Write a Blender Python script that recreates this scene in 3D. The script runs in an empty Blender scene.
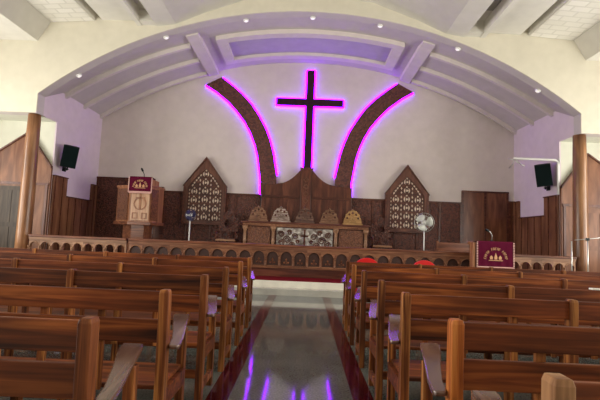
import bpy, bmesh, math, random
from mathutils import Vector, Matrix
from mathutils.geometry import tessellate_polygon
random.seed(7)
sc = bpy.context.scene
C = sc.collection
PI = math.pi

# ------------------------------------------------------------------ materials
def lin(c):
    return tuple((v/255/12.92 if v/255 <= .04045 else ((v/255+.055)/1.055)**2.4) for v in c) + (1,)

def mat(name, col, rough=.6, metal=0, emit=None, es=0, coat=0, spec=.5):
    m = bpy.data.materials.new(name); m.use_nodes = True
    b = m.node_tree.nodes['Principled BSDF']
    b.inputs['Base Color'].default_value = lin(col)
    b.inputs['Roughness'].default_value = rough
    b.inputs['Metallic'].default_value = metal
    b.inputs['Specular IOR Level'].default_value = spec
    b.inputs['Coat Weight'].default_value = coat
    b.inputs['Coat Roughness'].default_value = .18
    if emit:
        b.inputs['Emission Color'].default_value = emit
        b.inputs['Emission Strength'].default_value = es
    return m

def nodes(m):
    nt = m.node_tree
    return nt, nt.nodes, nt.links, nt.nodes['Principled BSDF']

def wood(name, dark, mid, light, axis=0, scale=1.0, rough=.4, coat=0.0, bump=.15, stretch=14, vary=.18):
    m = mat(name, mid, rough, coat=coat, spec=.22)
    nt, N, L, b = nodes(m)
    tc = N.new('ShaderNodeTexCoord'); mp = N.new('ShaderNodeMapping')
    s = [stretch*scale]*3; s[axis] = scale*1.1
    mp.inputs['Scale'].default_value = s
    oi = N.new('ShaderNodeObjectInfo')
    ad = N.new('ShaderNodeVectorMath'); ad.operation = 'ADD'
    sc_ = N.new('ShaderNodeVectorMath'); sc_.operation = 'SCALE'; sc_.inputs['Scale'].default_value = 17
    cx = N.new('ShaderNodeCombineXYZ')
    for k in range(3): L.new(oi.outputs['Random'], cx.inputs[k])
    L.new(cx.outputs[0], sc_.inputs[0]); L.new(tc.outputs['Object'], mp.inputs[0])
    L.new(mp.outputs[0], ad.inputs[0]); L.new(sc_.outputs[0], ad.inputs[1])
    n1 = N.new('ShaderNodeTexNoise'); n1.inputs['Scale'].default_value = 1.0
    n1.inputs['Detail'].default_value = 6; n1.inputs['Distortion'].default_value = .8
    L.new(ad.outputs[0], n1.inputs['Vector'])
    r = N.new('ShaderNodeValToRGB')
    e = r.color_ramp.elements
    e[0].position = .3; e[0].color = lin(dark); e[1].position = .72; e[1].color = lin(light)
    x = e.new(.5); x.color = lin(mid)
    L.new(n1.outputs['Fac'], r.inputs[0])
    n2 = N.new('ShaderNodeTexNoise'); n2.inputs['Scale'].default_value = 1.0; n2.inputs['Detail'].default_value = 3
    m2 = N.new('ShaderNodeMapping'); s2 = [5.0]*3; s2[axis] = 1.6; m2.inputs['Scale'].default_value = s2
    a2 = N.new('ShaderNodeVectorMath'); a2.operation = 'ADD'
    L.new(tc.outputs['Object'], m2.inputs[0]); L.new(m2.outputs[0], a2.inputs[0]); L.new(sc_.outputs[0], a2.inputs[1]); L.new(a2.outputs[0], n2.inputs['Vector'])
    mr = N.new('ShaderNodeMapRange'); mr.inputs['From Min'].default_value = .3; mr.inputs['From Max'].default_value = .7
    mr.inputs['To Min'].default_value = 1-vary; mr.inputs['To Max'].default_value = 1+vary
    L.new(n2.outputs['Fac'], mr.inputs['Value'])
    mr2 = N.new('ShaderNodeMapRange'); mr2.inputs['To Min'].default_value = 1-vary*.6; mr2.inputs['To Max'].default_value = 1+vary*.6
    L.new(oi.outputs['Random'], mr2.inputs['Value'])
    mu = N.new('ShaderNodeMath'); mu.operation = 'MULTIPLY'; L.new(mr.outputs[0], mu.inputs[0]); L.new(mr2.outputs[0], mu.inputs[1])
    vs = N.new('ShaderNodeVectorMath'); vs.operation = 'SCALE'; L.new(r.outputs[0], vs.inputs[0]); L.new(mu.outputs[0], vs.inputs['Scale'])
    L.new(vs.outputs[0], b.inputs['Base Color'])
    bp = N.new('ShaderNodeBump'); bp.inputs['Strength'].default_value = bump; bp.inputs['Distance'].default_value = .004
    L.new(n1.outputs['Fac'], bp.inputs['Height']); L.new(bp.outputs[0], b.inputs['Normal'])
    return m

def carved(name, dark, light, scale=9, rough=.45, bump=.9, metal=0, dist=.03):
    m = mat(name, dark, rough, metal)
    nt, N, L, b = nodes(m)
    tc = N.new('ShaderNodeTexCoord')
    nz = N.new('ShaderNodeTexNoise'); nz.inputs['Scale'].default_value = scale*.6
    mx = N.new('ShaderNodeMixRGB'); mx.blend_type = 'ADD'; mx.inputs[0].default_value = .25
    L.new(tc.outputs['Object'], nz.inputs['Vector'])
    L.new(tc.outputs['Object'], mx.inputs[1]); L.new(nz.outputs['Color'], mx.inputs[2])
    v = N.new('ShaderNodeTexVoronoi'); v.feature = 'SMOOTH_F1'; v.inputs['Scale'].default_value = scale
    L.new(mx.outputs[0], v.inputs['Vector'])
    r = N.new('ShaderNodeValToRGB'); e = r.color_ramp.elements
    e[0].position = .1; e[0].color = lin(light); e[1].position = .62; e[1].color = lin(dark)
    L.new(v.outputs['Distance'], r.inputs[0]); L.new(r.outputs[0], b.inputs['Base Color'])
    bp = N.new('ShaderNodeBump'); bp.inputs['Strength'].default_value = bump; bp.inputs['Distance'].default_value = dist
    bp.invert = True
    L.new(v.outputs['Distance'], bp.inputs['Height']); L.new(bp.outputs[0], b.inputs['Normal'])
    return m

def speckle(name, c1, c2, scale=60, rough=.1, spec=.5, big=1.2):
    m = mat(name, c1, rough, spec=spec)
    nt, N, L, b = nodes(m)
    tc = N.new('ShaderNodeTexCoord')
    n1 = N.new('ShaderNodeTexNoise'); n1.inputs['Scale'].default_value = scale; n1.inputs['Detail'].default_value = 3
    n2 = N.new('ShaderNodeTexNoise'); n2.inputs['Scale'].default_value = big; n2.inputs['Detail'].default_value = 4
    L.new(tc.outputs['Object'], n1.inputs['Vector']); L.new(tc.outputs['Object'], n2.inputs['Vector'])
    mm = N.new('ShaderNodeMath'); mm.operation = 'ADD'; L.new(n1.outputs['Fac'], mm.inputs[0]); L.new(n2.outputs['Fac'], mm.inputs[1])
    mr = N.new('ShaderNodeMapRange'); mr.inputs['From Min'].default_value = .7; mr.inputs['From Max'].default_value = 1.3
    L.new(mm.outputs[0], mr.inputs['Value'])
    mix = N.new('ShaderNodeMixRGB'); mix.inputs[1].default_value = lin(c1); mix.inputs[2].default_value = lin(c2)
    L.new(mr.outputs[0], mix.inputs[0]); L.new(mix.outputs[0], b.inputs['Base Color'])
    return m

def paint(name, col, rough=.75, var=6):
    m = speckle(name, [max(0, c-var) for c in col], [min(255, c+var*.5) for c in col], 4, rough, .3, .5)
    return m

M = dict(
    cream=paint('cream_paint', (210, 204, 186)),
    aisle_cream=paint('pale_green_paint', (206, 206, 190)),
    ceil=paint('ceiling_paint', (204, 200, 190)),
    backwall=paint('off_white_paint', (206, 195, 189)),
    lav=paint('lavender_paint', (212, 196, 204)),
    vault=paint('lilac_vault_paint', (194, 186, 182)),
    rib=paint('lilac_rib_paint', (210, 200, 196)),
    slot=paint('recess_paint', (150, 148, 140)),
    floor=speckle('grey_terrazzo', (72, 77, 75), (124, 127, 122), 55, .07, .6, 1.0),
    stripe=speckle('maroon_granite', (56, 8, 16), (82, 14, 26), 80, .12),
    marble=speckle('white_marble', (212, 208, 196), (232, 228, 214), 5, .25),
    greymarble=speckle('pale_grey_marble', (160, 158, 150), (185, 182, 172), 5, .2),
    carpet=speckle('red_carpet', (92, 6, 20), (116, 10, 28), 90, .95, .1),
    pew=wood('pew_wood', (50, 20, 8), (100, 48, 20), (146, 82, 38), 0, 1.0, .5, .04, stretch=24, vary=.42),
    pewv=wood('pew_post_wood', (66, 30, 14), (114, 62, 30), (182, 122, 64), 2, 1.3, .5, .04, stretch=24, vary=.42),
    pewa=wood('pew_arm_wood', (74, 50, 42), (98, 70, 58), (124, 94, 80), 1, 1.3, .22, 1.0, bump=.05),
    colw=wood('column_wood', (92, 58, 38), (128, 88, 58), (152, 112, 78), 2, .6, .35, .3),
    panelw=wood('panelling_wood', (68, 36, 28), (92, 54, 42), (118, 76, 58), 2, .9, .4, .2, stretch=7),
    sidew=wood('wainscot_wood', (78, 42, 28), (102, 60, 42), (128, 82, 58), 2, .9, .4, .2, stretch=7),
    rerew=wood('reredos_wood', (62, 30, 23), (86, 46, 34), (110, 64, 47), 2, .9, .4, .2, stretch=7),
    railm=wood('rail_mid_wood', (88, 52, 36), (118, 76, 54), (146, 102, 74), 0, 1.2, .42, .2),
    gable=wood('gable_wood', (88, 54, 38), (114, 74, 52), (138, 96, 70), 2, .8, .45, .1, stretch=6),
    dark=wood('dark_wood', (56, 26, 20), (80, 42, 31), (106, 60, 44), 0, 1, .4, .2),
    carve=carved('carved_dark_wood', (58, 25, 17), (116, 62, 43), 19),
    carvep=carved('carved_red_brown', (62, 26, 20), (114, 60, 46), 18, bump=.7),
    carvel=carved('carved_light_wood', (86, 46, 28), (130, 80, 50), 22),
    railw=wood('rail_wood', (78, 42, 28), (106, 62, 42), (134, 84, 58), 0, 1.2, .42, .2),
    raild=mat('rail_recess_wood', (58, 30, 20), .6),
    raill=wood('rail_light_wood', (112, 78, 56), (142, 104, 78), (166, 128, 98), 0, 1.2, .42, .2),
    pulp=wood('pulpit_wood', (112, 68, 44), (144, 94, 64), (170, 120, 86), 2, 1, .4, .2),
    pulpl=wood('pulpit_pale_wood', (160, 116, 86), (186, 142, 110), (206, 168, 136), 2, 1, .4, .2),
    doorm=wood('door_wood', (60, 52, 46), (74, 64, 56), (88, 76, 66), 2, .9, .5, 0),
    maroon=mat('maroon_cloth', (84, 14, 42), .9, spec=.1),
    gold=mat('gold_thread', (196, 144, 104), .6),
    fringe=mat('pale_fringe', (216, 170, 160), .8),
    silver=carved('silver_relief', (116, 104, 98), (214, 208, 202), 9, .3, .8, .5),
    lace=mat('cream_backing', (240, 222, 204), .8),
    black=mat('black_plastic', (6, 16, 17), .55, spec=.25),
    grille=speckle('black_grille', (4, 14, 15), (12, 26, 26), 120, .85, .1),
    white=mat('white_plastic', (225, 224, 220), .4),
    steel=mat('brushed_steel', (200, 200, 196), .3, .8),
    blade=mat('pale_blade', (206, 208, 200), .3, .2),
    bladeb=mat('blue_blade', (52, 48, 92), .3),
    red=mat('red_plastic', (214, 22, 24), .35),
    paper=mat('white_paper', (236, 232, 222), .8),
    lamp=mat('spot_lamp', (240, 236, 230), .5, emit=(1, .95, .9, 1), es=.5),
    led=mat('violet_led', (120, 30, 255), .5, emit=(.25, .001, 1, 1), es=16),
)
def tile_mat():
    m = mat('perforated_tile', (205, 200, 188), .8)
    nt, N, L, b = nodes(m)
    tc = N.new('ShaderNodeTexCoord'); br = N.new('ShaderNodeTexBrick')
    br.inputs['Color1'].default_value = lin((214, 210, 200)); br.inputs['Color2'].default_value = lin((206, 202, 190))
    br.inputs['Mortar'].default_value = lin((198, 194, 183)); br.inputs['Scale'].default_value = 1
    br.inputs['Mortar Size'].default_value = .022; br.inputs['Brick Width'].default_value = .42; br.inputs['Row Height'].default_value = .22
    L.new(tc.outputs['Object'], br.inputs['Vector']); L.new(br.outputs['Color'], b.inputs['Base Color'])
    bp = N.new('ShaderNodeBump'); bp.invert = True; bp.inputs['Distance'].default_value = .02; bp.inputs['Strength'].default_value = .5
    L.new(br.outputs['Fac'], bp.inputs['Height']); L.new(bp.outputs[0], b.inputs['Normal'])
    return m
M['tile'] = tile_mat()

# ------------------------------------------------------------------ mesh building
XZ = lambda u, v, w: (u, w, v)      # drawn in x/z, extruded along y
YZ = lambda u, v, w: (w, u, v)
XY = lambda u, v, w: (u, v, w)

class MB:
    def __init__(s): s.v = []; s.f = []; s.sm = []
    def face(s, idx, smooth=False): s.f.append(tuple(idx)); s.sm.append(smooth)
    def box(s, x0, x1, y0, y1, z0, z1, mx=None):
        b = len(s.v)
        for z in (z0, z1):
            for x, y in ((x0, y0), (x1, y0), (x1, y1), (x0, y1)):
                p = Vector((x, y, z)); s.v.append(mx @ p if mx else p)
        for q in ((3, 2, 1, 0), (4, 5, 6, 7), (0, 1, 5, 4), (1, 2, 6, 5), (2, 3, 7, 6), (3, 0, 4, 7)):
            s.face([b+i for i in q])
        return s
    def loft(s, rings, caps=True, closed=True, smooth=False):
        b = len(s.v); n = len(rings[0])
        for r in rings: s.v += [Vector(p) for p in r]
        for i in range(len(rings)-1):
            for k in range(n if closed else n-1):
                k2 = (k+1) % n
                s.face((b+i*n+k, b+i*n+k2, b+(i+1)*n+k2, b+(i+1)*n+k), smooth)
        if caps:
            s.face([b+k for k in range(n)][::-1]); s.face([b+(len(rings)-1)*n+k for k in range(n)])
        return s
    def tube(s, pts, r, n=8, closed=False, caps=True):
        pts = [Vector(p) for p in pts]; rings = []
        rr = r if isinstance(r, (list, tuple)) else [r]*len(pts)
        m = len(pts); up = None
        for i, p in enumerate(pts):
            a = pts[(i-1) % m] if (closed or i > 0) else p
            c = pts[(i+1) % m] if (closed or i < m-1) else p
            t = (c-a).normalized()
            if up is None:
                up = Vector((0, 0, 1)) if abs(t.z) < .9 else Vector((0, 1, 0))
            x = t.cross(up)
            if x.length < 1e-4: x = t.cross(Vector((1, 0, 0)))
            x.normalize(); y = x.cross(t).normalized(); up = y
            rings.append([p + (x*math.cos(2*PI*k/n) + y*math.sin(2*PI*k/n))*rr[i] for k in range(n)])
        if closed: rings.append(rings[0]); caps = False
        return s.loft(rings, caps, True, True)
    def lathe(s, prof, n=20, c=(0, 0, 0), mx=None):
        rings = []
        for r, z in prof:
            ring = [Vector((c[0]+r*math.cos(2*PI*k/n), c[1]+r*math.sin(2*PI*k/n), c[2]+z)) for k in range(n)]
            rings.append([mx @ p for p in ring] if mx else ring)
        return s.loft(rings, True, True, True)
    def plate(s, outer, holes, w0, w1, fn=XZ):
        loops = [list(outer)] + [list(h) for h in holes]
        flat = [p for l in loops for p in l]
        tris = tessellate_polygon([[Vector((p[0], p[1], 0)) for p in l] for l in loops])
        b = len(s.v); n = len(flat)
        s.v += [Vector(fn(p[0], p[1], w0)) for p in flat] + [Vector(fn(p[0], p[1], w1)) for p in flat]
        for t in tris:
            s.face([b+i for i in t]); s.face([b+n+i for i in reversed(t)])
        o = 0
        for l in loops:
            for k in range(len(l)):
                k2 = (k+1) % len(l)
                s.face((b+o+k, b+o+k2, b+n+o+k2, b+n+o+k))
            o += len(l)
        return s
    def build(s, name, m, parent=None, bevel=0, loc=None):
        me = bpy.data.meshes.new(name)
        me.from_pydata([tuple(v) for v in s.v], [], s.f)
        me.polygons.foreach_set('use_smooth', s.sm)
        bm = bmesh.new(); bm.from_mesh(me); bmesh.ops.recalc_face_normals(bm, faces=bm.faces); bm.to_mesh(me); bm.free()
        me.materials.append(m if not isinstance(m, str) else M[m])
        o = bpy.data.objects.new(name, me); C.objects.link(o)
        if parent: o.parent = parent
        if loc: o.location = loc
        if bevel:
            bv = o.modifiers.new('bevel', 'BEVEL'); bv.width = bevel; bv.segments = 2; bv.limit_method = 'ANGLE'
        return o

def circ(cx, cy, r, n=12, a0=0): return [(cx+r*math.cos(a0+2*PI*k/n), cy+r*math.sin(a0+2*PI*k/n)) for k in range(n)]
def struct(name, mb, m, bevel=0):
    o = mb.build(name, m, None, bevel); o['kind'] = 'structure'; return o
def thing(name, label, cat, loc=(0, 0, 0), rz=0, group=None):
    o = bpy.data.objects.new(name, None); C.objects.link(o); o.empty_display_size = .1
    o.location = loc; o.rotation_euler = (0, 0, rz); o['label'] = label; o['category'] = cat
    if group: o['group'] = group
    return o
def tag(o, label, cat, group=None):
    o['label'] = label; o['category'] = cat
    if group: o['group'] = group
    return o
def copy_tree(o, parent=None):
    c = o.copy(); C.objects.link(c)
    if parent: c.parent = parent
    for ch in [x for x in C.objects if x.parent == o]: copy_tree(ch, c)
    return c

# ------------------------------------------------------------------ setting: nave
W = 6.95; YP = 11.0; YB = 14.6
struct('floor', MB().box(-9.6, 9.6, -3, 9.8, -.1, 0), 'floor')
for k, s in enumerate((-1, 1)):
    a, b = sorted((s*.5, s*.67))
    struct('trim_%d' % (k+1), MB().box(a, b, -3, 9.8, 0, .003), 'stripe')
struct('chancel_step_lower', MB().box(-9.6, 9.6, 9.8, 16, -.1, .14), 'greymarble')
struct('chancel_step_upper', MB().box(-9.6, 9.6, 10.08, 16, .14, .29), 'marble')
struct('chancel_carpet', MB().box(-6.7, 6.7, 10.1, 10.94, .29, .305), 'carpet')
struct('chancel_floor', MB().box(-9.6, 9.6, 11.08, 16, .29, .45), 'floor')
struct('altar_dais', MB().box(-3.2, 3.2, 12.75, YB, .45, .68), 'greymarble')

def arc_fn(crown, half, spring):
    r = crown-spring; R = (half*half+r*r)/(2*r)
    return lambda x: crown-(R-math.sqrt(R*R-x*x))
A = arc_fn(7.15, W, 4.71); B = arc_fn(7.23, W, 5.1)
NA = 48
xs = [-W+2*W*k/NA for k in range(NA+1)]
outer = [(-9.6, 4.2), (-9.6, 8.0), (9.6, 8.0), (9.6, 4.2), (W, 4.2)] + [(x, A(x)) for x in reversed(xs)] + [(-W, 4.2)]
struct('wall_front', MB().plate(outer, [], 11.0, 11.04), 'cream')
struct('arch_soffit', MB().plate(outer, [], 11.04, 11.32), 'vault')
for s in (-1, 1):
    struct('trim_%d' % (40 if s < 0 else 41), MB().box(min(s*(W+.02), s*9.6), max(s*(W+.02), s*9.6), 11.32, 11.975, 4.2, 7.9), 'aisle_cream')
    struct('trim_%d' % (42 if s < 0 else 43), MB().box(min(s*W, s*(W+.02)), max(s*W, s*(W+.02)), 11.32, 11.975, 4.2, 7.9), 'lav')
# vault behind the arch
rings = [[(x, 11.32, A(x)) for x in xs] + [(x, 11.32, 7.9) for x in reversed(xs)], [(x, 12.15, B(x)) for x in xs] + [(x, 12.15, 7.9) for x in reversed(xs)], [(x, YB+.1, B(x)) for x in xs] + [(x, YB+.1, 7.9) for x in reversed(xs)]]
struct('vault_ceiling', MB().loft(rings), 'vault')
n_trim = 3
def arc_rib(x0, x1, y0, y1, drop, n=16, fn=B):
    r = []
    for k in range(n+1):
        x = x0+(x1-x0)*k/n; z = fn(x)
        r.append([(x, y0, z+.02), (x, y1, z+.02), (x, y1, z-drop), (x, y0, z-drop)])
    return MB().loft(r)
for s in (-1, 1):
    for y in (12.3, 13.35, 14.45):
        struct('trim_%d' % n_trim, arc_rib(s*3.45, s*6.94, y-.055, y+.055, .125), 'rib'); n_trim += 1
    struct('trim_%d' % n_trim, arc_rib(s*3.08, s*3.4, 11.6, 14.58, .13, 3), 'rib'); n_trim += 1
# framed panel in the crown of the vault
def frame_mb():
    mb = MB(); n = 20
    for (x0, x1, y0, y1) in ((-2.7, 2.7, 12.15, 12.42), (-2.7, 2.7, 13.68, 13.95), (-2.7, -2.42, 12.42, 13.68), (2.42, 2.7, 12.42, 13.68)):
        r = []
        m_ = n if x1-x0 > 1 else 2
        for k in range(m_+1):
            x = x0+(x1-x0)*k/m_; z = B(x)
            r.append([(x, y0, z+.01), (x, y1, z+.01), (x, y1, z-.13), (x, y0, z-.13)])
        mb.loft(r)
    return mb
struct('trim_%d' % n_trim, frame_mb(), 'rib'); n_trim += 1
r = []
lat = paint('lilac_lattice', (176, 164, 184))
for k in range(21):
    x = -2.42+4.84*k/20; z = B(x)
    r.append([(x, 12.42, z+.01), (x, 13.68, z+.01), (x, 13.68, z-.03), (x, 12.42, z-.03)])
struct('vault_lattice', MB().loft(r), lat)
# back wall and chancel side walls
struct('wall_back', MB().box(-9.6, 9.6, YB, YB+.1, .45, 8), 'backwall')
for nm, s in (('left', -1), ('right', 1)):
    a, b = sorted((s*W, s*(W+.04)))
    struct('wall_%s' % nm, MB().box(a, b, 11.975, YB, .45, 5.3), 'lav')
    # bay beside the chancel
    a, b = sorted((s*(W+.04), s*9.6))
    struct('wall_%s_bay' % nm, MB().box(a, b, 11.98, 12.08, .29, 5.3), 'aisle_cream')
    pass
    # nave outer wall with tall window openings
    mb = MB(); a, b = sorted((s*9.6, s*9.75))
    ops = [(-1.8+2.6*k, .0) for k in range(5)]
    prev = -3
    for (y0, _) in ops:
        mb.box(a, b, prev, y0, 0, 6.3); mb.box(a, b, y0, y0+1.7, 0, .9); mb.box(a, b, y0, y0+1.7, 4.4, 6.3); prev = y0+1.7
    mb.box(a, b, prev, 16, 0, 8)
    struct('wall_%s_nave' % nm, mb, 'cream')

# unseen entrance wall behind the camera, added to cut frontal light; doorway and windows
mb = MB()
for a, b in ((-9.6, -7.6), (-5.6, -1.6), (1.6, 5.6), (7.6, 9.6)): mb.box(a, b, -3.15, -3, 0, 7.9)
for a, b in ((-7.6, -5.6), (5.6, 7.6)): mb.box(a, b, -3.15, -3, 0, .9).box(a, b, -3.15, -3, 4.4, 7.9)
mb.box(-1.6, 1.6, -3.15, -3, 3.2, 7.9)
struct('wall_entrance', mb, 'cream')

# nave ceiling: stepped strips running to the front wall
half = [(9.6, 6.1), (7.08, 6.1), (6.78, 6.62), (5.62, 6.7), (5.62, 6.95), (5.42, 6.95), (5.42, 6.72), (4.5, 6.74), (4.5, 6.6), (4.38, 6.6), (4.38, 6.92), (3.98, 6.92), (3.98, 6.6), (3.5, 6.68), (2.8, 7.0), (1.6, 7.45), (0, 7.6)]
prof = half + [(-x, z) for x, z in reversed(half[:-1])] 
ring = lambda y: [(x, y, z) for x, z in prof] + [(-9.6, y, 8.05), (9.6, y, 8.05)]
mb = MB().plate([(x, z) for x, z in prof] + [(-9.6, 8.05), (9.6, 8.05)], [], -3, 11.0)
struct('ceiling', mb, 'ceil')
mb = MB()
for s in (-1, 1):
    a, b = sorted((s*6.74, s*5.64))
    mb = MB(); mb.loft([[(s*6.74, y, 6.61), (s*5.64, y, 6.685), (s*5.64, y, 6.7), (s*6.74, y, 6.64)] for y in (-3, 10.98)])
    struct('trim_%d' % n_trim, mb, 'tile'); n_trim += 1
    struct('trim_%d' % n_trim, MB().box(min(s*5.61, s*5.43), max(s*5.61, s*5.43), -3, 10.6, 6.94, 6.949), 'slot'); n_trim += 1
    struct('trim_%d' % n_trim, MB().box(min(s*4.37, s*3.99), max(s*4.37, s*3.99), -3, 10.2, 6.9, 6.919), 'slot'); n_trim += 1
    struct('trim_%d' % n_trim, MB().box(min(s*4.38, s*3.98), max(s*4.38, s*3.98), 10.75, 11.0, 6.62, 6.92), 'ceil'); n_trim += 1

# spotlights under the arch
for i, (x, side) in enumerate(((-6.09, 'far left'), (-3.84, 'second from left'), (-1.73, 'third from left'), (.05, 'middle, over the cross'), (1.85, 'third from right'), (3.92, 'second from right'), (6.02, 'far right'))):
    t = thing('ceiling_spotlight', 'small round white spotlight under the chancel arch, %s of seven' % side, 'spotlight', (x, 11.3, A(x)), 0, 'spotlights under the arch')
    sl = math.atan2(A(x+.05)-A(x-.05), .1)
    mx = Matrix.Rotation(-sl, 4, 'Y')
    MB().lathe([(.075, 0), (.075, -.03), (.055, -.04)], 16, mx=mx).build('lamp_housing', 'white', t)
    MB().lathe([(.05, -.035), (.05, -.045)], 14, mx=mx).build('lamp_lens', 'lamp', t)

# ------------------------------------------------------------------ back wall panelling
yb = YB
def panelling(x0, x1, z1, m='carve', kx=None):
    global n_trim
    mb = MB(); mb.box(x0, x1, yb-.05, yb, .45, z1)
    struct('trim_%d' % n_trim, mb, m); n_trim += 1
    mb = MB(); mb.box(x0, x1, yb-.1, yb, z1, z1+.05)
    n = kx or max(1, round((x1-x0)/.75)); 
    for k in range(n+1):
        x = x0+(x1-x0)*k/n; x = min(max(x, x0+.03), x1-.03)
        mb.box(x-.03, x+.03, yb-.075, yb-.04, .45, z1)
    struct('trim_%d' % n_trim, mb, 'dark'); n_trim += 1
panelling(-6.94, -5.0, 2.98, 'carve', 2)
panelling(-5.0, -4.68, 2.72, 'sidew', 1)
panelling(-4.68, -1.45, 2.6)
panelling(1.55, 5.22, 2.6)
panelling(5.22, 6.75, 3.0, 'sidew', 2)
panelling(6.75, 6.94, 2.7, 'sidew', 1)
for s in (-1, 1):
    pts = [(11.98, .45), (11.98, 2.7), (12.68, 2.7), (12.68, 2.17), (14.15, 2.17), (14.15, 2.7), (14.55, 2.7), (14.55, .45)]
    a, b = (s*(W-.05), s*W)
    struct('trim_%d' % n_trim, MB().plate(pts, [], min(a, b), max(a, b), YZ), 'gable'); n_trim += 1
    mb = MB()
    c0, c1 = sorted((s*(W-.08), s*W))
    mb.box(c0, c1, 11.98, 12.68, 2.7, 2.73); mb.box(c0, c1, 12.68, 14.15, 2.17, 2.2); mb.box(c0, c1, 14.15, 14.5, 2.7, 2.73)
    for k in range(7):
        y = 12.06+k*.38; z = 2.7 if (y < 12.6 or y > 14.2) else 2.17
        mb.box(min(s*(W-.065), s*(W-.045)), max(s*(W-.065), s*(W-.045)), y-.012, y+.012, .45, z)
    struct('trim_%d' % n_trim, mb, 'dark'); n_trim += 1
    # gabled panelling of the side bay, with a door
    gx = 7.66
    g = [(s*(W+.005), .29), (s*(W+.005), 2.9), (s*gx, 3.84), (s*9.0, 2.9), (s*9.0, .29)]
    struct('trim_%d' % n_trim, MB().plate(g, [], 11.9, 11.97), 'gable'); n_trim += 1
    mb = MB()
    for (xa, za), (xb, zb) in (((W+.005, 2.9), (gx, 3.84)), ((gx, 3.84), (9.0, 2.9))):
        mb.loft([[(s*xa, 11.86, za), (s*xa, 11.97, za), (s*xa, 11.97, za+.05), (s*xa, 11.86, za+.05)], [(s*xb, 11.86, zb), (s*xb, 11.97, zb), (s*xb, 11.97, zb+.05), (s*xb, 11.86, zb+.05)]])
    mb.box(min(s*6.98, s*8.95), max(s*6.98, s*8.95), 11.87, 11.9, 2.42, 2.48)
    for x in (7.03, 7.38, 8.4):
        mb.box(s*x-.03, s*x+.03, 11.875, 11.9, .3, 2.42)
    struct('trim_%d' % n_trim, mb, 'panelw'); n_trim += 1
    d = struct('door_%d' % (1 if s < 0 else 2), MB().box(s*7.9-.4, s*7.9+.4, 11.85, 11.9, .3, 2.36), 'doorm' if s < 0 else 'gable')
    mb = MB()
    for z0, z1 in ((.45, 1.25), (1.37, 2.25)):
        for x0, x1 in ((-.34, -.04), (.04, .34)):
            mb.box(s*7.9+x0, s*7.9+x1, 11.84, 11.852, z0, z1)
    mb.build('door_panel', 'doorm' if s < 0 else 'gable', d)
    MB().lathe([(.02, 0), (.03, .03), (.0, .05)], 10, mx=Matrix.Translation((s*7.56, 11.85, 1.3)) @ Matrix.Rotation(PI/2, 4, 'X')).build('door_handle', 'steel', d)

# ------------------------------------------------------------------ columns
for s, nm in ((-1, 'left'), (1, 'right')):
    t = thing('column', 'tall round tapered wooden column at the %s end of the altar rail' % nm, 'column', (7.02 if s > 0 else -7.1, 11.2, .29), 0, 'wooden columns under the chancel arch')
    MB().lathe([(.18, .2), (.178, .6), (.168, 2), (.158, 3.4), (.15, 3.9)], 28).build('shaft', 'colw', t)
    MB().lathe([(.23, 0), (.23, .12), (.2, .16), (.2, .2)], 28).build('column_base', 'colw', t)

# ------------------------------------------------------------------ cross, arch bands, reredos
cx = .07; t = .125
cross = [(cx-t, 3.5), (cx-t, 5.7), (cx-1.12, 5.7), (cx-1.12, 5.94), (cx-t, 5.94), (cx-t, 6.93), (cx+t, 6.93), (cx+t, 5.94), (cx+1.12, 5.94), (cx+1.12, 5.7), (cx+t, 5.7), (cx+t, 3.5)]
cr = thing('cross', 'large dark wooden cross glowing violet at its edges, on the back wall', 'cross', (cx, yb, 3.5))
MB().plate([(x-cx, z-3.5) for x, z in cross], [], -.115, -.085).build('cross_board', wood('cross_wood', (30, 10, 24), (44, 16, 30), (60, 24, 38), 2, 1, .5), cr, .006)
mb = MB()
g = .012
pts = [(-t-g, 0), (-t-g, 2.2-g), (-1.12-g, 2.2-g), (-1.12-g, 2.44+g), (-t-g, 2.44+g), (-t-g, 3.43+g), (t+g, 3.43+g), (t+g, 2.44+g), (1.12+g, 2.44+g), (1.12+g, 2.2-g), (t+g, 2.2-g), (t+g, 0)]
def strip(mb, pts, y, r):
    for (a, b), (c, d) in zip(pts, pts[1:]):
        mb.tube([(a, y, b), (c, y, d)], r, 6)
strip(mb, pts, -.05, .026)
mb.build('led_strip', 'led', cr)

bo = [(3.5, 6.3), (3.12, 6.07), (2.7, 5.74), (2.4, 5.43), (2.1, 5.05), (1.88, 4.66), (1.72, 4.27), (1.62, 3.9), (1.56, 3.52), (1.5, 3.15), (1.48, 2.65)]
bi = [(2.98, 6.58), (2.6, 6.3), (2.26, 6.02), (1.93, 5.68), (1.66, 5.29), (1.42, 4.88), (1.26, 4.49), (1.13, 4.06), (1.05, 3.65), (.98, 3.3), (.94, 2.65)]
for s, nm in ((-1, 'left'), (1, 'right')):
    c0 = .03
    o = [(c0+s*x, z) for x, z in bo]; i_ = [(c0+s*x, z) for x, z in bi]
    b = thing('arch_band', 'curved carved brown band edged in violet light, %s of the cross' % nm, 'wall decoration', (0, yb, 0), 0, 'curved bands beside the cross')
    MB().plate(o+i_[::-1], [], -.12, -.075).build('carved_band', 'carvep', b)
    for line, sg in ((o, 1), (i_, -1)):
        mb = MB()
        mb.tube([(x+sg*s*.02, -.04, z-sg*.008) for x, z in (line if sg > 0 else line[:-1])], .026, 6)
        mb.build('led_strip', 'led', b)
rr = thing('reredos', 'tall brown wooden altar backdrop with swept peak below the cross', 'altar backdrop', (.05, yb, .68))
zz = .68
og = [(-1.45, 0), (-1.45, 2.3)]
def sw(s):
    p = []
    for k in range(9):
        u = k/8
        x = .95-.77*u; z = 2.33+.5*(u**2.0)
        p.append((s*x, z))
    return p
L_ = [(-1.45, 2.28), (-.97, 2.3)] + sw(-1) + [(-.16, 2.86), (.16, 2.86)] + sw(1)[::-1] + [(.97, 2.3), (1.5, 2.28)]
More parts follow.
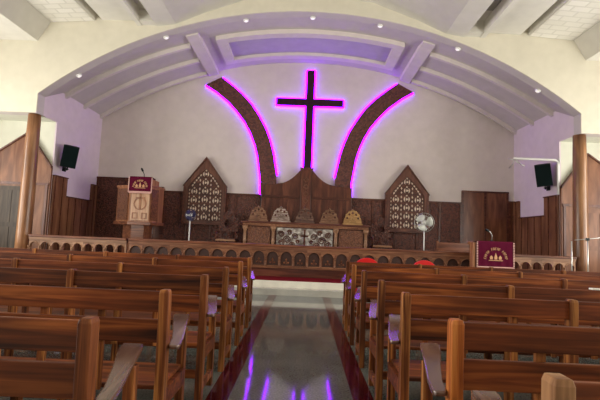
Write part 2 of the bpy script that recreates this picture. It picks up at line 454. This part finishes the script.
MB().plate([(-1.45, 0)] + L_ + [(1.5, 0)], [], -.3, -.13).build('backboard', 'rerew', rr, .01)
MB().box(-.17, .17, -.35, -.3, 0, 2.84).box(-.21, .21, -.36, -.3, 2.8, 2.88).build('centre_pilaster', wood('pilaster_wood', (62, 30, 23), (86, 46, 34), (110, 64, 47), 2, 1.2, .4, .2), rr, .01)
mb = MB()
for s in (-1, 1):
    a, b = sorted((s*.2, s*1.42))
    mb.box(a, b, -.33, -.3, 1.86, 1.94)
    for k in range(6): mb.box(a+.06+k*.2, a+.17+k*.2, -.345, -.33, 1.87, 1.93)
    for k in range(5): mb.box(a+.08+k*.24, a+.1+k*.24, -.315, -.3, .1, 1.82)
mb.build('frieze', 'dark', rr)
mb = MB()
for k in range(7):
    z = 1.1+k*.23
    mb.plate(circ(0, z, .1, 4), [circ(0, z, .06, 4)], -.365, -.35)
mb.build('carved_inlay', 'carvel', rr)

# gothic lattice panels
def inside_arch(x, z, w, zs, zt, m):
    if z < m: return False
    if z <= zs: return abs(x) < w-m
    u = (z-zs)/(zt-zs)
    return abs(x) < (w-m)*max(0, 1-u**1.35)-.01
def gothic(x, label):
    t = thing('gothic_panel', label, 'wall panel', (x, yb-.06, 1.58), 0, 'pointed lattice panels on the back wall')
    w = .69
    fr = [(-w, .04), (w, .04), (w, 1.3), (0, 2.17), (-w, 1.3)]
    iw, zs, zt = .57, 1.16, 1.84
    up = [(iw*(1-(k/8)**1.35), zs+(zt-zs)*k/8) for k in range(1, 8)]
    ia = [(-iw, .1), (iw, .1), (iw, zs)] + up + [(0, zt)] + [(-x_, z_) for x_, z_ in reversed(up)] + [(-iw, zs)]
    MB().plate(fr, [ia], -.12, 0).build('frame', 'panelw', t)
    mb = MB()
    for s in (-1, 1):
        mb.loft([[(s*(w+.05), -.16, 1.25), (s*(w+.05), 0, 1.25), (s*(w+.0), 0, 1.3), (s*(w+.0), -.16, 1.3)], [(0, -.16, 2.16), (0, 0, 2.16), (0, 0, 2.24), (0, -.16, 2.24)]])
        mb.box(min(s*(w-.04), s*(w+.02)), max(s*(w-.04), s*(w+.02)), -.14, 0, .01, 1.28)
    mb.box(-w, w, -.15, 0, .0, .05)
    mb.build('gable_moulding', 'dark', t)
    holes = []
    def crescent(xc, zc, r_, a0, fat=.45):
        n = 6; o1 = [(xc+r_*math.cos(a0-1.15+2.3*q/n), zc+r_*math.sin(a0-1.15+2.3*q/n)) for q in range(n+1)]
        i1 = [(xc+r_*(1-fat*math.sin(PI*q/n))*math.cos(a0-1.15+2.3*q/n), zc+r_*(1-fat*math.sin(PI*q/n))*math.sin(a0-1.15+2.3*q/n)) for q in range(n-1, 0, -1)]
        return o1+i1
    for col in (-1, 0, 1):
        for j in range(6 if col == 0 else 5):
            zc = .24+j*.285+(0 if col == 0 else -.02); xc = col*.36
            if not inside_arch(xc, zc+.06, .58, 1.1, 1.82, .1): continue
            a = 0 if (j+col) % 2 == 0 else PI
            holes.append(crescent(xc, zc, .105, PI, .55)); holes.append(crescent(xc, zc, .105, 0, .55))
            holes.append([(xc+.05*math.cos(q*PI/3)*(.5 if q % 2 else 1), zc+.045*math.sin(q*PI/3)) for q in range(6)])
            holes.append([(xc, zc+.075), (xc+.035, zc+.12), (xc, zc+.155), (xc-.035, zc+.12)])
    for col in (-.5, .5):
        for j in range(6):
            zc = .17+j*.285; xc = col*.36
            for dz, hh in ((0, .05), (.14, .06)):
                if inside_arch(xc, zc+dz+hh, .58, 1.1, 1.82, .06):
                    holes.append([(xc, zc+dz-hh), (xc+.03, zc+dz), (xc, zc+dz+hh), (xc-.03, zc+dz)])
    for s_ in (-1, 1):      # leaf-shaped openings following the edge of the arch
        for k in range(9):
            zc = .2+k*.115
            holes.append([(s_*(iw-.055), zc-.045), (s_*(iw-.03), zc), (s_*(iw-.06), zc+.045), (s_*(iw-.075), zc)])
        for k in range(1, 6):
            x_, z_ = up[k]
            x_ = x_*.86; z_ -= .05
            holes.append([(s_*(x_+.03), z_-.05), (s_*(x_+.04), z_+.01), (s_*(x_-.02), z_+.05), (s_*(x_-.02), z_-.01)])
    def inside(p):
        c = False
        for (x1, z1), (x2, z2) in zip(ia, ia[1:]+ia[:1]):
            if (z1 > p[1]) != (z2 > p[1]) and p[0] < (x2-x1)*(p[1]-z1)/(z2-z1)+x1: c = not c
        return c
    holes = [h for h in holes if all(inside((x_*1.03, z_+.015)) and z_ > .11 for x_, z_ in h)]
    MB().plate(ia, holes, -.09, -.072).build('lattice', 'dark', t)
    MB().plate(ia, [], -.068, -.05).build('backing', 'lace', t)
    return t
gothic(-3.28, 'pointed brown lattice panel with pale backing on the wall, beside the pulpit')
gothic(3.38, 'pointed brown lattice panel with pale backing on the wall, behind the silvery fan')

# ------------------------------------------------------------------ altar
al = thing('altar_table', 'wide carved wooden altar table with a silvery relief front, below the cross', 'altar', (.05, 13.5, .68))
MB().box(-1.9, 1.97, -.32, .4, .98, 1.04).build('tabletop', 'dark', al, .01)
mb = MB().box(-1.85, 1.92, -.3, .38, .9, .98)
for k in range(34): mb.box(-1.83+k*.111, -1.77+k*.111, -.315, -.3, .915, .965)
mb.build('dentil_moulding', 'railm', al)
MB().box(-1.8, 1.87, -.2, .35, 0, .9).build('body', 'dark', al)
for x in (-1.78, -.93, .95, 1.85):
    MB().lathe([(.09, 0), (.09, .07), (.05, .1), (.045, .4), (.06, .45), (.045, .5), (.045, .76), (.08, .82), (.09, .9)], 14, (x, -.25, 0)).build('pillar', 'raill', al)
for a, b in ((-1.7, -1.02), (1.04, 1.77)):
    MB().box(a, b, -.235, -.2, .05, .87).build('side_panel', 'carvel', al)
MB().box(-.83, .86, -.225, -.2, .05, .87).build('relief_panel', 'silver', al)
mb = MB()
for s in (-1, 1):
    for (x, z, r_) in ((.28, .62, .1), (.45, .74, .08), (.52, .52, .12), (.7, .68, .1), (.68, .42, .1), (.36, .36, .1), (.2, .47, .06)):
        ps = [(.015+s*(x+r_*(1-k/22)*math.cos(k*.62)), -.24, z+r_*(1-k/22)*math.sin(k*.62)) for k in range(18)]
        mb.tube(ps, .016, 5)
mb.box(-.012, .04, -.25, -.225, .3, .84); mb.box(-.09, .12, -.25, -.225, .62, .67)
mb.build('scroll_carving', 'dark', al)

crm = [wood('crest_brown', (92, 60, 46), (120, 84, 64), (150, 112, 88), 0, 3, .4, .2), wood('crest_silvery', (86, 64, 54), (128, 106, 96), (186, 172, 164), 0, 3, .3, .5), wood('crest_dark', (60, 36, 30), (84, 56, 46), (128, 100, 84), 0, 3, .4, .3), wood('crest_mid_brown', (86, 56, 42), (112, 78, 58), (140, 104, 80), 0, 3, .4, .2), wood('crest_golden', (116, 86, 52), (150, 114, 72), (174, 138, 92), 0, 3, .4, .2)]
for x, mm_, lb in zip((-1.36, -.68, .05, .8, 1.5), crm, ('brown carved half-round crest standing at the left end of the altar', 'silvery shining half-round crest on the altar, second from left', 'dark pierced half-round crest on the middle of the altar', 'mid-brown half-round crest on the altar, second from right', 'golden-brown half-round crest standing at the right end of the altar')):
    t = thing('carved_crest', lb, 'altar ornament', (x, 13.35, 1.72), 0, 'half-round crests along the altar')
    out = [(-.27, 0), (.27, 0), (.27, .08)] + [((.25+(.02 if k % 2 else -.005))*math.cos(k*PI/14), .08+(.36+(.02 if k % 2 else -.005))*math.sin(k*PI/14)) for k in range(1, 14)] + [(-.27, .08)]
    hs = []
    for k in range(5):
        an = PI*(k+.5)/5; hs.append([(.175*math.cos(an)+.035*math.cos(q*PI/3), .14+.22*math.sin(an)+.04*math.sin(q*PI/3)) for q in range(6)])
    MB().plate(out, hs, -.02, .02).build('crest_board', mm_, t)
    MB().box(-.3, .3, -.06, .06, 0, .05).build('base', mm_, t)
    mb = MB().plate([(-.12, .06), (.12, .06), (0, .3)], [[(-.06, .09), (.06, .09), (0, .22)]], -.04, -.02)
    mb.lathe([(.03, 0), (.04, .03), (0, .07)], 8, (0, 0, .42))
    mb.build('carving', mm_, t)

# carved chairs either side of the altar
for x, rz, nm in ((-2.35, 0, 'left'), (2.45, 0, 'right')):
    t = thing('carved_chair', 'dark carved high-backed chair standing %s of the altar' % nm, 'chair', (x, 13.75, .68), rz, 'dark carved chairs beside the altar')
    bk = [(-.3, .4), (.3, .4), (.3, 1.1), (.2, 1.15), (.12, 1.3), (0, 1.36), (-.12, 1.3), (-.2, 1.15), (-.3, 1.1)]
    MB().plate(bk, [circ(0, .95, .14, 12), [(-.2, .5), (-.05, .5), (-.05, .7), (-.2, .7)], [(.05, .5), (.2, .5), (.2, .7), (.05, .7)]], .22, .27).build('backrest', 'carve', t)
    MB().box(-.3, .3, -.27, .25, .4, .46).build('seat', 'raill', t, .01)
    for sx in (-1, 1):
        for sy in (-.24, .22):
            MB().tube([(sx*.27, sy, 0), (sx*.27, sy, .4)], [.022, .032], 8).build('leg', 'dark', t)
        MB().tube([(sx*.3, .24, .68), (sx*.3, -.1, .68), (sx*.3, -.26, .64), (sx*.3, -.25, .44)], .022, 8).build('armrest', 'dark', t)

# ------------------------------------------------------------------ altar rail
def arch_hole(w, h, jt):
    r_ = w/2-jt; zs = h-.06-r_
    return [(-r_, .02), (r_, .02), (r_, zs)] + [(r_*math.cos(k*PI/10), zs+r_*math.sin(k*PI/10)) for k in range(1, 10)] + [(-r_, zs)]
def rail(x0, x1, n, open_, label):
    t = thing('altar_rail', label, 'altar rail', ((x0+x1)/2, 11.0, .305), 0, 'arcaded wooden altar rail')
    L2 = (x1-x0)/2; w = (x1-x0)/n; h = .42
    mm_ = 'raill' if open_ else 'railm'
    MB().box(-L2, L2, -.09, .09, .725, .785).build('top_rail', 'railw', t, .012)
    MB().box(-L2, L2, -.06, .06, .67, .725).build('cornice', mm_, t)
    MB().box(-L2, L2, -.04, .06, 0, .2).build('kickboard', 'dark', t)
    MB().box(-L2, L2, -.07, .07, .2, .25).build('sill', mm_, t, .006)
    first = None
    for k in range(n):
        xc = -L2+w*(k+.5)
        if first is None:
            mb = MB().plate([(-w/2, 0), (w/2, 0), (w/2, h), (-w/2, h)], [arch_hole(w, h, .035)], -.035, .035)
            r_ = w/2-.035; zs = h-.06-r_
            mb.tube([(r_*1.05*math.cos(q*PI/12), -.04, zs+r_*1.05*math.sin(q*PI/12)) for q in range(13)], .009, 6)
            mb.lathe([(.024, 0), (.016, .03), (.014, zs-.04), (.024, zs-.01), (.02, zs)], 8, (-w/2, -.045, .0))
            a = mb.build('arch_panel', mm_, t); first = a
            if not open_:
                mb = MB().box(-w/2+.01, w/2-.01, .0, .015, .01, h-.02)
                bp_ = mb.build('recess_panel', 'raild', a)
                mb = MB()
                for (px, pz) in ((-.05, .09), (.05, .09), (0, .165)):
                    mb.lathe([(.026, 0), (.024, .012), (0, .02)], 10, mx=Matrix.Translation((px, 0, pz)) @ Matrix.Rotation(PI/2, 4, 'X'))
                mb.box(-.006, .006, -.01, 0, .05, .2); mb.box(-.03, .03, -.01, 0, .115, .128)
                mb.build('trefoil_carving', 'carvel' if False else 'railw', a)
            a.location = (xc, 0, .25)
        else:
            a = copy_tree(first, t); a.location = (xc, 0, .25)
    return t
rail(-6.8, -4.36, 9, True, 'open arcaded wooden rail section running to the left column')
rail(-4.3, 4.25, 25, False, 'long carved wooden rail section with closed arches across the chancel')
rail(4.31, 6.74, 9, True, 'open arcaded wooden rail section running to the right column')

# ------------------------------------------------------------------ pews
def make_pew():
    t = thing('pew', 'pew', 'pew')
    HL = 2.05
    posts = [-HL+k*HL/2 for k in range(5)]
    for k, x in enumerate(posts):
        e = k in (0, 4)
        w = .026
        MB().loft([[(x-w, -.03, 0), (x+w, -.03, 0), (x+w, .04, 0), (x-w, .04, 0)], [(x-w, -.03, .45), (x+w, -.03, .45), (x+w, .045, .45), (x-w, .045, .45)],
                   [(x-w, -.045, .965), (x+w, -.045, .965), (x+w, .02, .965), (x-w, .02, .965)], [(x-w*.8, -.041, .982), (x+w*.8, -.041, .982), (x+w*.8, .016, .982), (x-w*.8, .016, .982)]]).build('post', 'pewv', t, .004)
    def board(name, z0, z1, y, th=.022):
        mb = MB()
        for a, b in zip(posts, posts[1:]):
            pass
        mb.box(-HL+.02, HL-.02, y, y+th, z0, z1)
        return mb.build(name, 'pew', t, .004)
    board('top_rail', .86, .972, -.03)
    board('back_board', .695, .82, -.022)
    for a, b in zip(posts, posts[1:]):
        for u in (.35, .66):
            x = a+(b-a)*u
            MB().box(x-.02, x+.02, -.004, .018, .43, .95).build('back_strut', 'pewv', t)
    MB().box(-HL+.01, HL-.01, .03, .45, .43, .455).build('seat', 'pew', t, .006)
    MB().box(-HL+.03, HL-.03, .40, .425, .35, .43).build('seat_apron', 'pew', t)
    for s in (-1, 1):
        # armrest: sweeps outward to a rounded front end
        rings = []
        for y, c, w, th in ((-.015, .062, .02, .02), (.0, .06, .03, .024), (.12, .046, .033, .026), (.3, .004, .04, .028), (.48, -.04, .05, .028), (.57, -.058, .054, .026), (.6, -.062, .048, .022)):
            x = s*(HL+c); z = .685+.1*y
            rings.append([(x-w, y, z-th), (x+w, y, z-th), (x+w, y, z), (x-w, y, z)])
        MB().loft(rings).build('armrest', 'pewa', t, .006)
        x = s*(HL-.02)
        MB().box(x-.025, x+.025, .455, .51, 0, .675).build('arm_post', 'pewv', t, .004)
        x = s*HL
        MB().box(x-.015, x+.015, .04, .455, .33, .428).build('side_rail', 'pew', t)
        MB().box(x-.015, x+.015, .03, .42, .1, .15).build('foot_rail', 'pewv', t)
    for x in posts[1:-1]:
        MB().box(x-.025, x+.025, .38, .43, 0, .43).build('front_leg', 'pewv', t)
    MB().box(-HL, HL, .0, .03, .2, .26).build('stretcher', 'pew', t)
    return t
proto = make_pew(); used = False
rowsR = [1.14, 1.9, 2.8, 3.6, 4.62, 5.55, 6.4]
rowsL = [1.62, 2.45, 3.42, 4.3, 5.3, 6.3]
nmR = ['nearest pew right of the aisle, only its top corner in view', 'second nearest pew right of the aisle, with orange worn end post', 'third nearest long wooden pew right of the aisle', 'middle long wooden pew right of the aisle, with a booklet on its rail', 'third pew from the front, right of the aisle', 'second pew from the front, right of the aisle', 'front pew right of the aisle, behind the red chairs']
nmL = ['nearest wooden pew left of the aisle, filling the bottom left corner', 'second nearest wooden pew left of the aisle', 'third nearest long wooden pew left of the aisle', 'third pew from the front, left of the aisle', 'second pew from the front, left of the aisle', 'front pew left of the aisle, nearest the altar rail']
for side, rows, nm in ((1, rowsR, nmR), (-1, rowsL, nmL)):
    for y, lb in zip(rows, nm):
        o = proto if not used else copy_tree(proto); used = True
        o['label'] = lb; o['group'] = 'wooden pews facing the altar'
        o.location = (side*(.7+2.05)+random.uniform(-.012, .012), y, 0)
        o.rotation_euler.z = random.uniform(-.004, .004)
# nearest aisle-end post weathered; the next, worn, has sunlight painted in as orange
for lb, m_ in ((nmR[1], wood('sunlit_worn_wood', (120, 58, 22), (176, 98, 42), (216, 142, 74), 2, 1.3, .5, .04, stretch=20)), (nmR[0], wood('weathered_wood', (110, 74, 48), (146, 106, 72), (186, 150, 110), 2, 1.3, .6, 0, stretch=20))):
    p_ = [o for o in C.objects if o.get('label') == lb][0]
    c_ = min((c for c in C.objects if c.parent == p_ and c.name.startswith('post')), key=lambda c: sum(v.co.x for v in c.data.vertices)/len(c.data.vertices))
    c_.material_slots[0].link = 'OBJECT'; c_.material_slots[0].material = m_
# booklet lying on a pew rail
tag(MB().box(-.06, .06, -.02, .03, 0, .012).build('booklet', 'paper', None, loc=(2.42, 3.585, .975)), 'small white booklet lying on top of a pew back rail', 'booklet')

# ------------------------------------------------------------------ red plastic chairs
def red_chair(x, y, rz, lb):
    t = thing('plastic_chair', lb, 'chair', (x, y, 0), rz, 'red plastic chairs before the altar rail')
    out = [(-.2, .43), (.2, .43), (.2, .82)] + [(.2*math.cos(k*PI/12), .85+.16*math.sin(k*PI/12)) for k in range(1, 12)] + [(-.2, .82)]
    hs = [[(-.13+k*.075, .5), (-.09+k*.075, .5), (-.09+k*.075, .74), (-.13+k*.075, .74)] for k in range(4)]
    MB().plate(out, hs, -.23, -.2).build('backrest', 'red', t, .006)
    MB().box(-.22, .22, -.22, .22, .42, .45).build('seat', 'red', t, .01)
    for sx in (-1, 1):
        for sy in (-1, 1):
            MB().tube([(sx*.24, sy*.24, 0), (sx*.2, sy*.19, .42)], [.02, .028], 8).build('leg', 'red', t)
        MB().tube([(sx*.2, -.2, .66), (sx*.26, 0, .66), (sx*.25, .18, .62), (sx*.21, .19, .44)], .018, 8).build('armrest', 'red', t)
red_chair(1.07, 7.3, 0, 'red plastic chair beyond the front pew, next to the aisle')
red_chair(1.97, 7.3, .05, 'red plastic chair beyond the front pew, farther from the aisle')

# ------------------------------------------------------------------ pulpit
pu = thing('pulpit', 'light wooden pulpit with a carved cross panel and maroon cloth', 'pulpit', (-4.85, 13.0, .45))
P = [(-.72, .05), (-.22, -.25), (.38, -.25), (.52, .05), (.52, .5), (-.72, .5)]
def hexa(z0, z1, k=1.0, dx=0): return [[(x*k+dx, y*k, z) for x, y in P] for z in (z0, z1)]
MB().loft(hexa(1.1, 2.1)).build('body', 'pulp', pu)
MB().loft(hexa(1.0, 1.1, 1.1)).build('shelf_moulding', 'railw', pu, .01)
MB().loft(hexa(0, 1.0, .62, -.03)).build('pedestal', 'railw', pu)
MB().loft(hexa(2.1, 2.16, 1.06)).build('top_moulding', 'pulp', pu, .01)
MB().box(-.17, .36, -.275, -.25, 1.14, 2.06).build('front_panel', 'pulpl', pu)
mb = MB().box(.07, .12, -.3, -.275, 1.45, 1.95).box(-.03, .22, -.3, -.275, 1.76, 1.81)
mb.plate(circ(.095, 1.62, .19, 16), [circ(.095, 1.62, .155, 16)], -.29, -.275)
for a, b in ((-.12, .04), (.15, .31)): mb.plate([(a, 1.18), (b, 1.18), (b, 1.36), (a, 1.36)], [[(a+.03, 1.21), (b-.03, 1.21), (b-.03, 1.33), (a+.03, 1.33)]], -.29, -.275)
mb.build('cross_carving', 'pulp', pu)
q = math.atan2(-.3, .5)
mx = Matrix.Translation((-.47, -.1, 0)) @ Matrix.Rotation(q, 4, 'Z')
MB().box(-.23, .23, -.025, 0, 1.14, 2.06, mx).build('side_panel', 'carvel', pu)
mx2 = Matrix.Translation((.45, -.1, 0)) @ Matrix.Rotation(math.atan2(.3, .14), 4, 'Z')
MB().box(-.14, .14, -.02, 0, 1.14, 2.06, mx2).build('side_panel', 'railw', pu)
MB().box(-.24, .42, -.26, .3, 2.16, 2.34).build('book_desk', 'pulp', pu)

def cloth(name, loc, w, h, d, lb, rz=0):
    t = thing(name, lb, 'cloth', loc, rz)
    n = 20; rings = []
    for yz in ((d, .0), (0, .03), (-.02, .0), (-.03, -h*.5), (-.035, -h)):
        rings.append([(-w/2+w*k/n, yz[0]+(.006*math.sin(k*1.3) if yz[1] < -.1 else 0), yz[1]) for k in range(n+1)])
    full = [r_+[(p[0], p[1]+.008, p[2]-.006) for p in reversed(r_)] for r_ in rings]
    MB().loft(full).build('drape', 'maroon', t)
    mb = MB()
    m_ = 34
    for k in range(m_+1):
        x = -w/2+w*k/m_
        mb.box(x-.006, x+.006, -.045, -.03, -h-.045, -h+.005)
    for s in (-1, 1):
        for k in range(16):
            z = -h*k/15; mb.box(min(s*w/2, s*(w/2+.03)), max(s*w/2, s*(w/2+.03)), -.042, -.03, z-.012, z+.008)
    mb.box(-w/2, w/2, -.044, -.036, -h, -h+.015)
    mb.build('fringe', 'fringe', t)
    mb = MB()
    R_ = w*.3; zc = -h*.68
    for k in range(17):
        if k in (5, 11): continue
        an = PI-(k+.5)*PI/17
        m2 = Matrix.Translation((R_*math.cos(an), -.045, zc+R_*1.0*math.sin(an))) @ Matrix.Rotation(-(an-PI/2), 4, 'Y')
        q_ = random.choice((.6, 1))
        mb.box(-.016, -.008, -.004, .004, -.03, .03, m2); mb.box(-.016, .014, -.004, .004, .022*q_, .03*q_, m2)
        mb.box(-.012, .012, -.004, .004, -.005, .003, m2)
        if k % 2: mb.box(.008, .016, -.004, .004, -.03, .03, m2)
    # central flame and leaf emblem
    for s in (-1, 0, 1):
        fl = [(s*.1-.03, zc), (s*.1+.03, zc), (s*.1+.035, zc+.05), (s*.1+.0, zc+(.15 if s == 0 else .09)), (s*.1-.035, zc+.05)]
        mb.plate(fl, [], -.05, -.042)
    mb.box(-.16, .16, -.05, -.042, zc-.03, zc-.015)
    mb.build('embroidery', 'gold', t)
    return t
cloth('pulpit_cloth', (-4.76, 12.68, 2.83), .64, .42, .3, 'maroon fringed cloth with gold emblem draped over the pulpit')
def mic(loc, pts, m, lb, name='gooseneck_microphone'):
    t = thing(name, lb, 'microphone', loc)
    MB().tube(pts, .012, 6).build('gooseneck', m, t)
    a, b = Vector(pts[-2]), Vector(pts[-1]); d = (b-a).normalized()
    MB().tube([b, b+d*.03, b+d*.1, b+d*.13], [.015, .03, .03, .012], 8).build('microphone_head', 'black', t)
    MB().lathe([(.045, 0), (.045, .02), (.02, .03)], 12).build('base', 'black', t)
mic((-4.83, 13.1, 2.79), [(0, 0, 0), (0, 0, .12), (0, -.02, .2), (-.02, -.06, .26)], 'black', 'small black gooseneck microphone on top of the pulpit')
# lectern
le = thing('lectern', 'wooden lectern standing before the right part of the altar rail', 'lectern', (4.42, 10.4, .305))
MB().box(-.4, -.35, -.2, .22, 0, .98).build('side_board', 'pulp', le)
MB().box(.35, .4, -.2, .22, 0, .98).build('side_board', 'pulp', le)
MB().box(-.35, .35, -.2, -.17, 0, .96).build('front_board', 'railw', le)
MB().loft([[(-.44, -.24, .98), (.44, -.24, .98), (.44, .26, .98), (-.44, .26, .98)], [(-.44, -.24, 1.0), (.44, -.24, 1.0), (.44, .26, 1.06), (-.44, .26, 1.06)]]).build('desk_top', 'pulp', le, .006)
MB().box(-.48, -.43, -.22, .0, .02, 1.03).build('corner_post', 'pulp', le)
cloth('lectern_cloth', (4.42, 10.15, 1.35), .8, .56, .3, 'maroon fringed cloth with gold emblem hanging on the lectern')
mic((4.44, 10.38, 1.37), [(0, 0, 0), (-.0, -.02, .14), (-.05, -.05, .22), (-.1, -.08, .24)], 'steel', 'thin silver gooseneck microphone curving up from the lectern')

# bench behind the rail
be = thing('wooden_bench', 'plain light wooden bench behind the rail, beside the lectern', 'bench', (4.25, 12.2, .45))
MB().box(-.52, .5, .16, .2, .6, .86).build('backrest', 'railw', be, .006)
MB().box(-.52, .5, -.2, .2, .42, .46).build('seat', 'railw', be)
for sx in (-.48, .46):
    for sy in (-.16, .16):
        MB().box(sx-.03, sx+.03, sy-.03, sy+.03, 0, .9 if sy > 0 else .42).build('leg', 'railw', be)

# ------------------------------------------------------------------ pedestal fans
def fan(loc, h, r_, yaw, pole, bl, lb, tilt=0, guard='steel'):
    t = thing('pedestal_fan', lb, 'fan', loc)
    MB().lathe([(.2, 0), (.2, .03), (.05, .06), (.03, .08)], 24).build('base', 'white', t)
    MB().tube([(0, 0, .06), (0, 0, h-.06)], .018, 10).build('pole', pole, t)
    mx = Matrix.Translation((0, 0, h)) @ Matrix.Rotation(yaw, 4, 'Z') @ Matrix.Rotation(PI/2+tilt, 4, 'X')
    # local +z of mx points to -y (towards the nave)
    MB().lathe([(.0, -.18), (.07, -.17), (.085, -.1), (.08, -.03), (.05, 0)], 16, mx=mx).build('motor_housing', 'white', t)
    T = lambda p: mx @ Vector(p)
    for nm, zd in (('rear_guard', -.05), ('front_guard', .09)):
        mb = MB()
        for rad, z in ((r_, .02), (r_*.7, .02+(zd-.02)*.7), (r_*.25, zd)):
            mb.tube([T((rad*math.cos(a*PI/14), rad*math.sin(a*PI/14), z)) for a in range(28)], .005 if rad < r_ else .009, 5, closed=True)
        for k in range(24):
            a = k*PI/12
            mb.tube([T((r_*math.cos(a), r_*math.sin(a), .02)), T((r_*.7*math.cos(a), r_*.7*math.sin(a), .02+(zd-.02)*.7)), T((r_*.2*math.cos(a), r_*.2*math.sin(a), zd))], .0025, 4)
        mb.build(nm, guard, t)
    for k in range(3):
        rings = []
        for j in range(7):
            u = j/6; rad = .05+(r_*.9-.05)*u; wd = (.25+.5*math.sin(PI*min(1, u*.75+.1)))
            ring = []
            for q in range(6):
                a = k*2*PI/3+(q/5-.5)*wd*2.2+u*.25
                ring.append(T((rad*math.cos(a), rad*math.sin(a), .02+(q/5-.5)*.06)))
            ring2 = [p+(mx.to_3x3() @ Vector((0, 0, -.004))) for p in reversed(ring)]
            rings.append(ring+ring2)
        MB().loft(rings, smooth=True).build('blade', bl, t)
    MB().lathe([(.05, .0), (.05, .04), (.02, .06)], 14, mx=mx).build('hub', 'white', t)
fan((3.45, 12.55, .45), 1.4, .27, -.25, 'white', 'blade', 'pedestal fan with silvery round head, right of the altar')
fan((-3.34, 13.0, .68), 1.13, .17, .7, 'white', 'bladeb', 'small blue-bladed pedestal fan left of the altar, before the lattice panel', guard='bladeb')

# ------------------------------------------------------------------ speakers
def speaker(s, lb):
    t = thing('wall_speaker', lb, 'speaker', (s*6.64, 12.2, 3.0), 0, 'black loudspeakers on the chancel side walls')
    mx = Matrix.Translation((0, 0, .29)) @ Matrix.Rotation(-s*.5, 4, 'Z') @ Matrix.Rotation(.2, 4, 'X') @ Matrix.Rotation(s*-.11, 4, 'Y')
    body = [[mx @ Vector((x, y, z)) for x, y in ((-.2, -.14), (.2, -.14), (.13, .16), (-.13, .16))] for z in (-.31, .31)]
    MB().loft(body).build('cabinet', 'black', t, .012)
    MB().box(-.18, .18, -.155, -.138, -.28, .28, mx).build('grille', 'grille', t)
    mb = MB()
    mb.tube([mx @ Vector((0, .1, -.31)), mx @ Vector((0, .08, -.4)), (s*.15, .25, -.04), (s*.3, .3, -.02)], .018, 8)
    mb.box(min(s*.28, s*.31), max(s*.28, s*.31), .22, .38, -.1, .08)
    mb.build('wall_bracket', 'black', t)
speaker(-1, 'black loudspeaker hung high on the left chancel wall')
speaker(1, 'black loudspeaker hung high on the right chancel wall')
# white pipe and small wall bracket on the right wall
t = thing('pipe_bracket', 'white pipe arm reaching out from the right chancel wall above the speaker', 'bracket', (W, 11.98, 3.68))
p = MB(); p.tube([(-.03, 0, -.94), (-.03, 0, -.06), (-.1, 0, 0), (-1.24, 0, 0)], .034, 8); p.build('pipe', 'white', t)
MB().box(-.012, 0, -.05, .05, -.12, .06).build('back_plate', 'white', t)
for k, (dx, dy, dz) in enumerate(((-.2, -.1, -.02), (.22, -.1, -.2), (-.05, .2, -.22), (.05, -.1, -.12))):
    MB().tube([(-1.22, 0, 0), (-1.2+dx*.3, dy*.5, dz*.4-.04), (-1.22+dx, dy, dz-.02)], .014, 6).build('thin_arm', 'steel', t)

# ------------------------------------------------------------------ stands near the right column
def stand(loc, h, arm, lb):
    t = thing('microphone_stand', lb, 'microphone stand', loc)
    for k in range(3):
        a = k*2*PI/3+.4
        MB().tube([(0, 0, .22), (.13*math.cos(a), .13*math.sin(a), .01)], .009, 6).build('leg', 'steel', t)
    MB().tube([(0, 0, .1), (0, 0, h)], .014, 8).build('pole', 'steel', t)
    if arm:
        MB().tube([(-arm*.55, 0, h-.03), (arm, 0, h+.08)], .01, 6).build('boom_arm', 'steel', t)
        MB().box(-.03, .03, -.03, .03, h-.03, h+.03).build('clamp', 'black', t)
stand((6.62, 10.3, .305), 1.21, .55, 'steel microphone stand with a boom arm, in front of the right column')
stand((6.28, 10.35, .305), 1.15, 0, 'thin steel stand without arm, left of the right column')

# ------------------------------------------------------------------ light
w = bpy.data.worlds.new('World'); sc.world = w; w.use_nodes = True
bg = w.node_tree.nodes['Background']; bg.inputs[0].default_value = (1, .96, .88, 1); bg.inputs[1].default_value = 1.0

# added fill lights outside the unseen nave windows, tilted up to brighten the ceiling
for s in (-1, 1):
    for k in range(5):
        l = bpy.data.lights.new('nave_fill_light', 'AREA'); l.shape = 'RECTANGLE'; l.size = 3.4; l.size_y = 1.6; l.energy = 205; l.color = (1, .97, .9)
        o = bpy.data.objects.new('nave_fill_light', l); C.objects.link(o)
        o.location = (s*9.9, -.95+2.6*k, 2.6); o.rotation_euler = (0, s*(PI/2+.35), 0)

# ------------------------------------------------------------------ camera
cam = bpy.data.cameras.new('camera'); co = bpy.data.objects.new('camera', cam); C.objects.link(co)
cam.sensor_width = 36; cam.lens = 26.4; cam.clip_start = .02
Rm = Matrix(((0.9991168619850729, -0.0401286784804017, 0.012457337617534444), (0.00905856468619123, -0.08379172334726888, -0.9964421154810352), (0.04102972706376174, 0.9956749651678058, -0.08335421546125857)))
# rows above are the world axes in camera coordinates
co.matrix_world = Matrix.Translation((.05, 0, 1.30)) @ Rm.to_4x4()
sc.camera = co
sc.view_settings.view_transform = 'Standard'; sc.view_settings.look = 'None'; sc.view_settings.gamma = 1
sc.view_settings.exposure = 0.2
sc.cycles.use_denoising = True
sc.cycles.max_bounces = 10; sc.cycles.diffuse_bounces = 6
